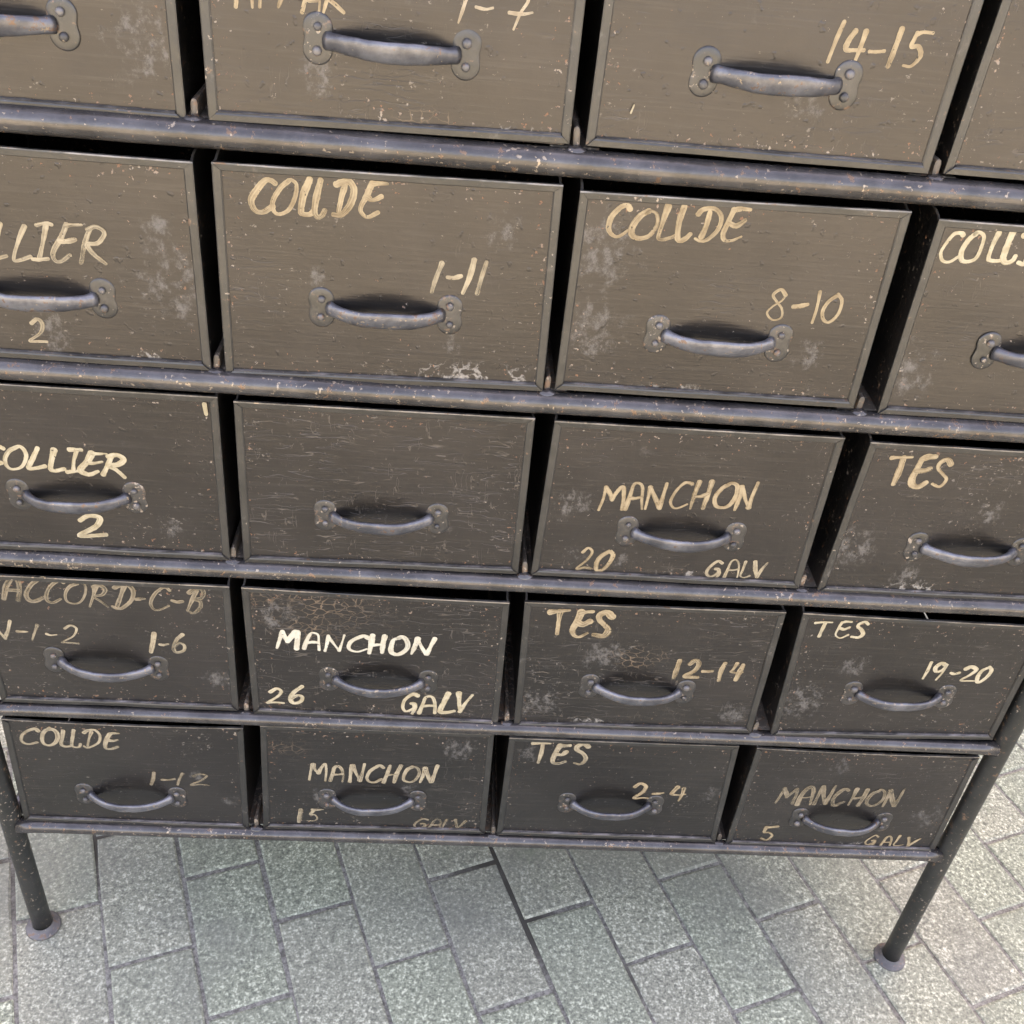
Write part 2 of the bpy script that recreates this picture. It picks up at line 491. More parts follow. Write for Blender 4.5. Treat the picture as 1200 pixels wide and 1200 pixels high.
for i_ in range(len(xs_) - 1):
    if i_ % 2 == 0:
        box(bm, xs_[i_], xs_[i_ + 1], 0, 0.4, -0.3, SH)
    else:
        box(bm, xs_[i_], xs_[i_ + 1], 0.002, 0.398, -0.3, 0.5)
        box(bm, xs_[i_], xs_[i_ + 1], 0.002, 0.398, 2.4, SH - 0.002)
link('wall', bm_mesh(bm, M_WALL), shade_building)
bm = bmesh.new()
box(bm, -11.1, 11.1, -0.18, 0.5, SH + 0.002, SH + 0.16)
link('cornice', bm_mesh(bm, M_WALL), shade_building)
for i_ in (1, 3, 5, 7):
    bm = bmesh.new()
    a_, b_ = xs_[i_] + 0.003, xs_[i_ + 1] - 0.003
    for q_ in ((a_, a_ + 0.07, 0.503, 2.397), (b_ - 0.07, b_, 0.503, 2.397), (a_ + 0.072, b_ - 0.072, 0.503, 0.573), (a_ + 0.072, b_ - 0.072, 2.327, 2.397), ((a_ + b_) / 2 - 0.03, (a_ + b_) / 2 + 0.03, 0.575, 2.325)):
        box(bm, q_[0], q_[1], 0.10, 0.17, q_[2], q_[3])
    wf = link('window_frame', bm_mesh(bm, M_WFRAME), shade_building)
    bm = bmesh.new()
    box(bm, a_ + 0.073, b_ - 0.073, 0.13, 0.136, 0.576, 2.324)
    link('pane', bm_mesh(bm, M_GLASS), wf)

# ------------------------------------------------------------------ measured tables (metres, on the plane of the drawer fronts)
FRONTS = {
    ('A', 1): ((0.0176, 1.0140), (0.2914, 1.0140), (0.2914, 0.8215), (0.0230, 0.8225)),
    ('A', 2): ((0.3087, 1.0140), (0.5925, 1.0140), (0.5932, 0.8289), (0.3088, 0.8249)),
    ('A', 3): ((0.6072, 1.0140), (0.8909, 1.0140), (0.8905, 0.8282), (0.6063, 0.8286)),
    ('A', 4): ((0.9053, 1.0140), (1.1914, 1.0140), (1.1914, 0.8286), (0.9032, 0.8292)),
    ('B', 1): ((0.0176, 0.7907), (0.2932, 0.7903), (0.2930, 0.6025), (0.0230, 0.6026)),
    ('B', 2): ((0.3081, 0.7914), (0.5923, 0.7949), (0.5954, 0.6031), (0.3056, 0.5973)),
    ('B', 3): ((0.6069, 0.7911), (0.8871, 0.7955), (0.8910, 0.6060), (0.6063, 0.6057)),
    ('B', 4): ((0.9124, 0.7908), (1.1914, 0.7911), (1.1914, 0.6023), (0.9154, 0.6021)),
    ('C', 1): ((0.0176, 0.5738), (0.2962, 0.5743), (0.2944, 0.3823), (0.0230, 0.3824)),
    ('C', 2): ((0.3107, 0.5708), (0.5913, 0.5724), (0.5921, 0.3837), (0.3082, 0.3810)),
    ('C', 3): ((0.6101, 0.5709), (0.8922, 0.5718), (0.8943, 0.3834), (0.6057, 0.3834)),
    ('C', 4): ((0.9186, 0.5688), (1.1914, 0.5694), (1.1914, 0.3805), (0.9149, 0.3799)),
    ('D', 1): ((0.0176, 0.3453), (0.2910, 0.3453), (0.2886, 0.1598), (0.0230, 0.1592)),
    ('D', 2): ((0.3033, 0.3450), (0.5867, 0.3418), (0.5888, 0.1516), (0.3050, 0.1565)),
    ('D', 3): ((0.6030, 0.3441), (0.8890, 0.3478), (0.8927, 0.1576), (0.6080, 0.1513)),
    ('D', 4): ((0.9080, 0.3477), (1.1895, 0.3445), (1.1910, 0.1629), (0.9168, 0.1530)),
    ('E', 1): ((0.0165, 0.1282), (0.2915, 0.1284), (0.2874, -0.0570), (0.0095, -0.0540)),
    ('E', 2): ((0.3116, 0.1339), (0.5860, 0.1353), (0.5881, -0.0503), (0.3058, -0.0547)),
    ('E', 3): ((0.6047, 0.1304), (0.8838, 0.1314), (0.8917, -0.0522), (0.6036, -0.0513)),
    ('E', 4): ((0.9064, 0.1296), (1.1868, 0.1287), (1.1905, -0.0590), (0.9064, -0.0569)),
}
TEXTS = [
    ('A', 2, 'APPAR', (0.3324, 0.9091), (0.4138, 0.9106), (0.3370, 0.9311), 'gold', 1),
    ('A', 2, '1-7', (0.4950, 0.9125), (0.5516, 0.9112), (0.4988, 0.9355), 'cream', 1),
    ('A', 3, '14-15', (0.7817, 0.9062), (0.8586, 0.9062), (0.7838, 0.9356), 'gold', 0.8),
    ('B', 1, 'COLLIER', (0.0672, 0.6937), (0.2097, 0.7000), (0.0787, 0.7257), 'pale', 0.9),
    ('B', 1, '2', (0.1303, 0.6180), (0.1464, 0.6175), (0.1375, 0.6417), 'pale', 0.9),
    ('B', 2, 'COUDE', (0.3342, 0.7534), (0.4401, 0.7572), (0.3407, 0.7816), 'gold', 1.15),
    ('B', 2, '1-11', (0.4852, 0.6919), (0.5333, 0.6956), (0.4898, 0.7221), 'pale', 1),
    ('B', 3, 'COUDE', (0.6319, 0.7543), (0.7485, 0.7602), (0.6344, 0.7825), 'gold', 1.1),
    ('B', 3, '8-10', (0.7835, 0.6890), (0.8530, 0.6925), (0.7841, 0.7193), 'gold', 0.9),
    ('B', 4, 'COUDE', (0.9224, 0.7540), (1.0317, 0.7640), (0.9212, 0.7815), 'bright', 1.2),
    ('C', 1, 'COLLIER', (0.0620, 0.4822), (0.1992, 0.4789), (0.0704, 0.5080), 'bright', 1.3),
    ('C', 1, '2', (0.1368, 0.3995), (0.1643, 0.4035), (0.1454, 0.4279), 'bright', 1.2),
    ('C', 3, 'MANCHON', (0.6627, 0.4716), (0.8210, 0.4845), (0.6657, 0.5040), 'gold', 0.95),
    ('C', 3, '20', (0.6507, 0.3921), (0.6866, 0.3945), (0.6545, 0.4197), 'gold', 1.1),
    ('C', 3, 'GALV', (0.7911, 0.3921), (0.8517, 0.3937), (0.7920, 0.4153), 'pale', 1.1),
    ('C', 4, 'TES', (0.9471, 0.5225), (1.0110, 0.5238), (0.9448, 0.5558), 'gold', 1.25),
    ('D', 1, 'ACCORD-C-B', (0.0531, 0.3122), (0.2604, 0.3076), (0.0627, 0.3443), 'faded', 0.95),
    ('D', 1, 'N-1-2', (0.0270, 0.2557), (0.1212, 0.2528), (0.0350, 0.2822), 'pale', 1),
    ('D', 1, '1-6', (0.1951, 0.2446), (0.2349, 0.2458), (0.2012, 0.2742), 'pale', 1),
    ('D', 2, 'MANCHON', (0.3359, 0.2598), (0.5068, 0.2601), (0.3398, 0.2854), 'white', 1.35),
    ('D', 2, '26', (0.3184, 0.1715), (0.3593, 0.1753), (0.3255, 0.1982), 'bright', 1.2),
    ('D', 2, 'GALV', (0.4721, 0.1664), (0.5525, 0.1683), (0.4772, 0.1977), 'bright', 1.1),
    ('D', 3, 'TES', (0.6320, 0.2975), (0.6999, 0.3006), (0.6318, 0.3338), 'gold', 1.35),
    ('D', 3, '12-14', (0.7792, 0.2421), (0.8621, 0.2403), (0.7820, 0.2705), 'gold', 1.2),
    ('D', 4, 'TES', (0.9281, 0.3149), (0.9879, 0.3174), (0.9269, 0.3377), 'bright', 1.2),
    ('D', 4, '19-20', (1.0694, 0.2571), (1.1504, 0.2565), (1.0700, 0.2830), 'bright', 1.3),
    ('E', 1, 'COUDE', (0.0313, 0.0868), (0.1422, 0.0858), (0.0386, 0.1165), 'pale', 1.2),
    ('E', 1, '1-12', (0.1684, 0.0208), (0.2384, 0.0230), (0.1732, 0.0447), 'faded', 1.3),
    ('E', 2, 'MANCHON', (0.3623, 0.0379), (0.5221, 0.0452), (0.3673, 0.0696), 'pale', 1.05),
    ('E', 2, '15', (0.3461, -0.0406), (0.3762, -0.0407), (0.3502, -0.0150), 'pale', 1.3),
    ('E', 2, 'GALV', (0.4955, -0.0465), (0.5591, -0.0466), (0.4993, -0.0273), 'faded', 1.3),
    ('E', 3, 'TES', (0.6346, 0.0863), (0.7015, 0.0885), (0.6351, 0.1232), 'pale', 1.2),
    ('E', 3, '2-4', (0.7659, 0.0275), (0.8361, 0.0264), (0.7669, 0.0555), 'gold', 1.3),
    ('E', 4, 'MANCHON', (0.9541, 0.0277), (1.1111, 0.0312), (0.9559, 0.0611), 'faded', 1.1),
    ('E', 4, '5', (0.9468, -0.0476), (0.9688, -0.0482), (0.9467, -0.0174), 'gold', 1.3),
    ('E', 4, 'GALV', (1.0928, -0.0490), (1.1601, -0.0511), (1.0945, -0.0273), 'gold', 1.1),
]
HANDLES = {
    ('A', 2): (0.4509, 0.8901, -0.021),
    ('A', 3): (0.7476, 0.8909, -0.010),
    ('B', 2): (0.4494, 0.6719, 0.010),
    ('B', 3): (0.7478, 0.6673, -0.009),
    ('C', 2): (0.4487, 0.4464, 0.029),
    ('C', 3): (0.7544, 0.4459, -0.000),
    ('D', 2): (0.4484, 0.2152, 0.013),
    ('D', 3): (0.7449, 0.2201, -0.026),
    ('D', 1): (0.1484, 0.2235, -0.057),
    ('E', 1): (0.1474, -0.0013, -0.005),
    ('A', 1): (0.1514, 0.8861, 0.000),
    ('B', 1): (0.1497, 0.6654, 0.000),
    ('C', 1): (0.1508, 0.4512, 0.033),
    ('C', 4): (1.0601, 0.4456, 0.004),
    ('D', 4): (1.0523, 0.2295, 0.010),
    ('E', 2): (0.4434, 0.0067, 0.025),
    ('E', 3): (0.7435, 0.0138, 0.008),
    ('E', 4): (1.0470, -0.0007, -0.024),
    ('B', 4): (1.0532, 0.6732, 0.000),
    ('A', 4): (1.0500, 0.8895, 0.0),
}
RAIL_Z = [0.8265, 0.6031, 0.3826, 0.1569, -0.0541]


# ------------------------------------------------------------------ the tubular rack
DEPTH = 0.39
RAIL_R = [0.0113, 0.0108, 0.0102, 0.0086, 0.0092]
POST_X = (-0.0083, 1.2095)
POST_R = 0.0129
rack = thing('drawer_rack', 'black rusty tubular steel rack carrying rows of metal drawers on round legs', 'rack', (0.6, 0.2, gz(0.6)))
OFF = Vector(rack.location)

def rack_part(name, bm, mat, smooth=True, parent=None):
    bmesh.ops.translate(bm, verts=bm.verts, vec=-OFF)
    return link(name, bm_mesh(bm, mat, smooth), parent or rack)

def wobble_path(a, b, n, amp, seed):
    rr = random.Random(seed)
    ph = [rr.uniform(0, 6.28) for _ in range(4)]
    d = b - a
    out = []
    for i in range(n + 1):
        t = i / n
        w = Vector((math.sin(t * 5 + ph[0]), math.sin(t * 7 + ph[1]), math.sin(t * 4 + ph[2]) + 0.4 * math.sin(t * 17 + ph[3]))) * amp
        w -= d.normalized() * w.dot(d.normalized())
        out.append(a + d * t + w * math.sin(math.pi * t) ** 0.5)
    return out

TOP_Z = 1.062
for yi, yy in enumerate((0.002, DEPTH - 0.014)):
    for xi, xx in enumerate(POST_X):
        bm = bmesh.new()
        gg = gz(xx)
        path = wobble_path(Vector((xx, yy, gg + 0.004)), Vector((xx, yy, TOP_Z + 0.02)), 24, 0.0005, xi * 5 + yi)
        sweep(bm, path, [(POST_R, POST_R)] * len(path), 24, Vector((0, 1, 0)))
        post = rack_part('leg_post', bm, M_LEG)
        bm = bmesh.new()
        # flanged foot: turned profile
        prof = [(0.0, 0.0002), (0.0215, 0.0002), (0.0230, 0.0012), (0.0226, 0.0034), (0.0205, 0.0050), (0.0160, 0.0062), (0.0148, 0.0085), (0.0133, 0.0105)]
        rings = []
        for pr, pz in prof:
            rings.append([bm.verts.new((xx + math.cos(k * math.pi / 14) * pr * (1 + 0.02 * math.sin(3 * k)) , yy + math.sin(k * math.pi / 14) * pr, gg + pz)) for k in range(28)] if pr > 0 else None)
        for r0, r1 in zip(rings[1:-1], rings[2:]):
            for k in range(28):
                bm.faces.new((r0[k], r0[(k + 1) % 28], r1[(k + 1) % 28], r1[k]))
        bm.faces.new(rings[1][::-1])
        rack_part('foot', bm, M_FOOT, True, post)

levels = [(z - 0.0006 - r, r) for z, r in zip(RAIL_Z, RAIL_R)] + [(1.040, 0.0113)]
for li, (zc, rr_) in enumerate(levels):
    for yi, yy in enumerate((-0.0015, DEPTH - 0.014)):
        bm = bmesh.new()
        path = wobble_path(Vector((POST_X[0] + 0.0095, yy, zc)), Vector((POST_X[1] - 0.0095, yy, zc)), 60, 0.0006, li * 3 + yi)
        rad = [(rr_, rr_)] * len(path)
        # weld beads where the tube meets the posts
        rad[0] = rad[-1] = (rr_ + 0.0022, rr_ + 0.0022)
        rad[1] = rad[-2] = (rr_ + 0.0004, rr_ + 0.0004)
        sweep(bm, path, rad, 24)
        rack_part('front_rail' if yi == 0 else 'rear_rail', bm, M_TUBE)
    for xx in POST_X:
        bm = bmesh.new()
        path = wobble_path(Vector((xx, 0.012, zc)), Vector((xx, DEPTH - 0.024, zc)), 10, 0.0003, li)
        sweep(bm, path, [(rr_ * 0.9, rr_ * 0.9)] * len(path), 18)
        rack_part('side_rail', bm, M_TUBE)
    if li == 5:
        continue
    zt = zc + rr_
    # folded runners between neighbouring drawers, their rounded ends showing above the rail
    for c in (0, 1, 2, 3, 4):
        cx = [0.0155, 0.2982, 0.5987, 0.8985, 1.1800][c]
        rr2 = random.Random(li * 10 + c)
        bm = bmesh.new()
        if c in (1, 2, 3):
            xs = cx + [0, -0.0012, 0.0008, -0.0006][c]
            # flat flange that carries both drawers
            box(bm, cx - 0.020, cx + 0.020, 0.0065, DEPTH - 0.026, zt - 0.0030, zt - 0.0012)
            # web folded from sheet with a rounded nose
            hw = 0.0026
            hgt = 0.0150 + rr2.uniform(-0.002, 0.001)
            y0 = 0.0015 + rr2.uniform(-0.001, 0.002)
            prof = [(-hw, -0.003), (-hw, hgt * 0.72), (-hw * 0.7, hgt * 0.93), (0, hgt), (hw * 0.7, hgt * 0.93), (hw, hgt * 0.72), (hw, -0.003)]
            lean = rr2.uniform(-0.0012, 0.0012)
            f0 = [bm.verts.new((xs + px_ + lean * pz_ / hgt, y0, zt + pz_ )) for px_, pz_ in prof]
            fm = [bm.verts.new((xs + px_ * 0.5 + lean * pz_ / hgt, y0 - 0.0006, zt + 0.001 + pz_ * 0.86)) for px_, pz_ in prof]
            f1 = [bm.verts.new((xs + px_, DEPTH - 0.027, zt + pz_)) for px_, pz_ in prof]
            n_ = len(prof)
            for k in range(n_ - 1):
                bm.faces.new((f0[k], f0[k + 1], f1[k + 1], f1[k]))
                bm.faces.new((fm[k], fm[k + 1], f0[k + 1], f0[k]))
            bm.faces.new(fm)
            rack_part('runner', bm, M_RUNNER, False)
            # weld blob on the rail
            bm = bmesh.new()
            bmesh.ops.create_uvsphere(bm, u_segments=16, v_segments=10, radius=1.0)
            for v_ in bm.verts:
                v_.co = Vector((xs + v_.co.x * 0.0105, -0.0005 + v_.co.y * 0.0065, zt - 0.0042 + v_.co.z * (0.0062 + 0.0006 * math.sin(v_.co.x * 9))))
            rack_part('weld', bm, M_TUBE)
        else:
            side = 1 if c == 0 else -1
            box(bm, cx - 0.012, cx + 0.012, 0.012, DEPTH - 0.026, zt - 0.0030, zt - 0.0012)
            rack_part('runner', bm, M_RUNNER, False)

bm = bmesh.new()
box(bm, POST_X[0] - 0.013, POST_X[1] + 0.013, DEPTH - 0.003, DEPTH - 0.0015, -0.05, 1.045)
rack_part('back_panel', bm, M_PAINT, False)
for xx in (POST_X[0] - 0.002, POST_X[1] + 0.001):  # side sheets added to stop light leaking into the rack
    bm = bmesh.new()
    box(bm, xx, xx + 0.001, 0.016, DEPTH - 0.0035, 0.1465, 1.050)
    rack_part('side_panel', bm, M_PAINT, False)
bm = bmesh.new()
box(bm, POST_X[0] - 0.012, POST_X[1] + 0.012, -0.006, DEPTH + 0.004, 1.0530, 1.0555)
rack_part('top_panel', bm, M_PAINT, False)

# ------------------------------------------------------------------ bow handle with two-lobed plates
HALF = 0.0561
def plate_bm(bm, sx):
    cx = sx * HALF
    n = 40
    lobes = [Vector((0.0, 0.0078)), Vector((0.0, -0.0078))]
    outline = []
    for k in range(n):
        a = 2 * math.pi * k / n
        d = Vector((math.cos(a), math.sin(a)))
        best = 0
        for lc in lobes:
            b_ = d.dot(lc)
            disc = b_ * b_ - (lc.length_squared - 0.0114 ** 2)
            if disc > 0:
                best = max(best, b_ + math.sqrt(disc))
        best = max(best, 0.0102)
        outline.append(d * best)
    sm = []
    for k in range(n):
        sm.append((outline[k - 1] + outline[k] * 2 + outline[(k + 1) % n]) / 4)
    prev = None
    for s, h in ((1.0, 0.0), (0.99, 0.0007), (0.92, 0.0012), (0.70, 0.0014), (0.35, 0.0018), (0.0, 0.0020)):
        if s == 0.0:
            c_ = bm.verts.new((cx, -h, 0))
            for k in range(n):
                bm.faces.new((prev[k], prev[(k + 1) % n], c_))
            break
        ring = [bm.verts.new((cx + q.x * s, -h, q.y * s)) for q in sm]
        if prev:
            for k in range(n):
                bm.faces.new((prev[k], prev[(k + 1) % n], ring[(k + 1) % n], ring[k]))
        prev = ring

def handle_mesh(seed):
    rr = random.Random(seed)
    bm = bmesh.new()
    n = 36
    path, rad = [], []
    sag = rr.uniform(-0.0008, 0.0006)
    skew = rr.uniform(-0.05, 0.05)
    for i in range(n + 1):
        t = -1 + 2 * i / n
        x = t * 0.0490
        y = -0.0195 * (1 - abs(t) ** 2.35) ** 0.92 - 0.0005
        y *= 1 + skew * t
        path.append(Vector((x, y, sag * (1 - t * t) - 0.0006)))
        e = abs(t)
        ru = 0.0084 - 0.0026 * e ** 2
        ra = 0.0036 + 0.0004 * e
        if e > 0.88:
            k = (e - 0.88) / 0.12
            ru += 0.0012 * k
            ra += 0.0010 * k
        ru *= 1 + 0.02 * math.sin(5 * t + seed)
        rad.append((ra, ru))
    sweep(bm, path, rad, 16)
    d1, d2 = rr.uniform(-0.03, 0.03), rr.uniform(-0.03, 0.03)
    for v_ in bm.verts:                      # the strap leans out at its upper edge
        lean = 0.27 * max(0.0, 1 - (abs(v_.co.x) / 0.049) ** 4)
        v_.co.y -= v_.co.z * lean
        v_.co.y *= 1 + 0.006 * math.sin(v_.co.x * 300 + seed * 2) + 0.004 * math.sin(v_.co.x * 700 + v_.co.z * 500)
        v_.co.z += 0.0004 * math.sin(v_.co.x * 110 + seed * 3) + 0.00012 * math.sin(v_.co.x * 420 + seed)
    return bm_mesh(bm, M_HANDLE, True)

PLATES = []
for sx in (-1, 1):
    bm = bmesh.new()
    plate_bm(bm, sx)
    PLATES.append(bm_mesh(bm, M_PLATE, True))
HANDLE_MESHES = [handle_mesh(s) for s in range(19)]
def rivet_mesh():
    bm = bmesh.new()
    prev = None
    for pr, ph in ((0.0034, 0.0004), (0.0034, 0.0014), (0.0029, 0.0026), (0.0017, 0.0033), (0.0, 0.0035)):
        if pr == 0:
            c_ = bm.verts.new((0, -ph, 0))
            for k in range(14):
                bm.faces.new((prev[k], prev[(k + 1) % 14], c_))
            break
        ring = [bm.verts.new((math.cos(k * math.pi / 7) * pr, -ph, math.sin(k * math.pi / 7) * pr)) for k in range(14)]
        if prev:
            for k in range(14):
                bm.faces.new((prev[k], prev[(k + 1) % 14], ring[(k + 1) % 14], ring[k]))
        prev = ring
    return bm_mesh(bm, M_RIVET, True)
RIVET = rivet_mesh()

# ------------------------------------------------------------------ hand-painted lettering
# strokes in a box 1 high; each glyph: advance width, list of strokes
G = {
    'C': (0.78, [[(0.72, 0.90), (0.60, 1.0), (0.40, 0.95), (0.14, 0.66), (0.02, 0.30), (0.12, 0.04), (0.36, 0.0), (0.68, 0.20)]]),
    'O': (0.86, [[(0.44, 0.98), (0.20, 0.78), (0.04, 0.42), (0.08, 0.10), (0.32, 0.0), (0.60, 0.14), (0.76, 0.52), (0.72, 0.88), (0.52, 1.0), (0.38, 0.92)]]),
    'U': (1.00, [[(0.24, 1.0), (0.12, 0.55), (0.04, 0.10), (0.14, 0.0), (0.38, 0.02), (0.56, 0.12)], [(0.70, 1.0), (0.58, 0.5), (0.56, 0.08), (0.68, -0.06), (0.84, 0.0), (0.94, 0.16)]]),
    'D': (0.92, [[(0.42, 0.90), (0.34, 0.45), (0.26, 0.02)], [(0.10, 0.86), (0.24, 0.98), (0.54, 1.0), (0.78, 0.76), (0.74, 0.34), (0.48, 0.02), (0.26, -0.06), (0.08, 0.0)]]),
    'E': (0.80, [[(0.34, 0.96), (0.20, 0.60), (0.06, 0.22), (0.12, 0.02), (0.34, -0.02), (0.62, 0.14)], [(0.36, 0.96), (0.54, 0.98), (0.80, 1.0)], [(0.22, 0.54), (0.44, 0.50), (0.68, 0.62)]]),
    'L': (0.66, [[(0.24, 1.0), (0.14, 0.50), (0.04, 0.06), (0.26, 0.0), (0.58, 0.12)]]),
    'I': (0.46, [[(0.26, 0.94), (0.22, 0.5), (0.18, 0.06)], [(0.04, 0.96), (0.26, 1.0), (0.44, 0.98)], [(0.0, 0.0), (0.2, 0.02), (0.40, 0.06)]]),
    'R': (0.84, [[(0.24, 0.94), (0.14, 0.45), (0.04, -0.04)], [(0.14, 0.92), (0.42, 1.02), (0.66, 0.84), (0.54, 0.56), (0.20, 0.46), (0.44, 0.24), (0.78, -0.02)]]),
    'A': (0.82, [[(0.04, 0.0), (0.14, 0.50), (0.26, 0.92), (0.46, 1.0), (0.60, 0.78), (0.64, 0.36), (0.66, 0.0)], [(0.16, 0.40), (0.38, 0.42), (0.62, 0.46)]]),
    'P': (0.74, [[(0.24, 0.96), (0.14, 0.45), (0.08, 0.0)], [(0.12, 0.92), (0.42, 1.0), (0.62, 0.80), (0.48, 0.54), (0.18, 0.46)]]),
    'H': (0.84, [[(0.18, 1.0), (0.12, 0.5), (0.02, 0.0)], [(0.68, 1.0), (0.60, 0.5), (0.54, 0.0)], [(0.14, 0.44), (0.36, 0.46), (0.60, 0.54)]]),
    'N': (0.90, [[(0.16, 0.94), (0.12, 0.5), (0.02, 0.0)], [(0.18, 0.96), (0.34, 0.50), (0.54, 0.04)], [(0.56, 0.04), (0.66, 0.50), (0.78, 1.06)]]),
    'M': (1.02, [[(0.20, 0.94), (0.12, 0.5), (0.02, 0.0)], [(0.22, 0.96), (0.34, 0.66), (0.46, 0.42)], [(0.46, 0.42), (0.62, 0.74), (0.80, 0.96), (0.84, 0.52), (0.82, 0.0)]]),
    'T': (0.80, [[(0.46, 0.94), (0.38, 0.5), (0.28, 0.0)], [(0.04, 0.92), (0.36, 0.97), (0.78, 0.98)]]),
    'S': (0.78, [[(0.72, 0.86), (0.52, 1.0), (0.28, 0.88), (0.24, 0.66), (0.48, 0.48), (0.60, 0.24), (0.40, 0.02), (0.08, 0.06)]]),
    'G': (0.86, [[(0.70, 0.90), (0.46, 1.0), (0.16, 0.66), (0.04, 0.24), (0.24, 0.0), (0.52, 0.18), (0.64, 0.46)], [(0.40, 0.50), (0.58, 0.50), (0.62, 0.20), (0.50, -0.08)]]),
    'V': (0.74, [[(0.10, 1.0), (0.18, 0.50), (0.26, 0.04)], [(0.26, 0.04), (0.46, 0.50), (0.76, 0.94)]]),
    'B': (0.86, [[(0.34, 0.90), (0.24, 0.45), (0.12, 0.0)], [(0.04, 0.80), (0.34, 1.0), (0.66, 0.94), (0.62, 0.64), (0.32, 0.52), (0.62, 0.46), (0.68, 0.18), (0.40, -0.04), (0.10, 0.02)]]),
    '-': (0.62, [[(0.08, 0.44), (0.28, 0.42), (0.50, 0.48)]]),
    '0': (0.72, [[(0.42, 0.98), (0.18, 0.76), (0.06, 0.36), (0.14, 0.04), (0.36, 0.02), (0.58, 0.34), (0.62, 0.76), (0.46, 0.98)]]),
    '1': (0.42, [[(0.26, 1.0), (0.18, 0.5), (0.10, 0.0)]]),
    '2': (0.76, [[(0.16, 0.80), (0.36, 1.0), (0.58, 0.84), (0.46, 0.46), (0.12, 0.08), (0.20, 0.04), (0.44, 0.06), (0.70, 0.06)]]),
    '4': (0.72, [[(0.28, 0.96), (0.14, 0.64), (0.10, 0.44), (0.36, 0.42), (0.62, 0.50)], [(0.58, 0.94), (0.50, 0.5), (0.40, 0.0)]]),
    '5': (0.76, [[(0.30, 0.92), (0.20, 0.56), (0.44, 0.58), (0.54, 0.32), (0.36, 0.04), (0.06, 0.08)], [(0.28, 0.94), (0.50, 0.98), (0.80, 1.0)]]),
    '6': (0.70, [[(0.52, 1.0), (0.24, 0.66), (0.08, 0.22), (0.24, 0.0), (0.50, 0.10), (0.56, 0.36), (0.36, 0.50), (0.16, 0.34)]]),
    '7': (0.74, [[(0.10, 0.94), (0.40, 0.96), (0.58, 0.90), (0.44, 0.45), (0.30, -0.04)], [(0.20, 0.48), (0.46, 0.46), (0.72, 0.56)]]),
    '8': (0.76, [[(0.62, 0.82), (0.44, 1.0), (0.22, 0.84), (0.30, 0.60), (0.56, 0.36), (0.54, 0.06), (0.26, 0.0), (0.06, 0.20), (0.22, 0.44), (0.50, 0.62), (0.62, 0.82)]]),
    '9': (0.72, [[(0.58, 0.92), (0.36, 1.0), (0.12, 0.70), (0.20, 0.46), (0.44, 0.56), (0.60, 0.92), (0.48, 0.45), (0.28, -0.04)]]),
}

def catmull(pts, per=7):
    if len(pts) < 3:
        a, b = pts[0], pts[-1]
        return [a.lerp(b, i / (per * 2)) for i in range(per * 2 + 1)]
    q = [pts[0] * 2 - pts[1]] + pts + [pts[-1] * 2 - pts[-2]]
    out = []
    for i in range(1, len(q) - 2):
        for k in range(per):
            t = k / per
            p0, p1, p2, p3 = q[i - 1], q[i], q[i + 1], q[i + 2]
            out.append(0.5 * ((2 * p1) + (p2 - p0) * t + (2 * p0 - 5 * p1 + 4 * p2 - p3) * t * t + (3 * p1 - p0 - 3 * p2 + p3) * t ** 3))
    out.append(pts[-1])
    return out

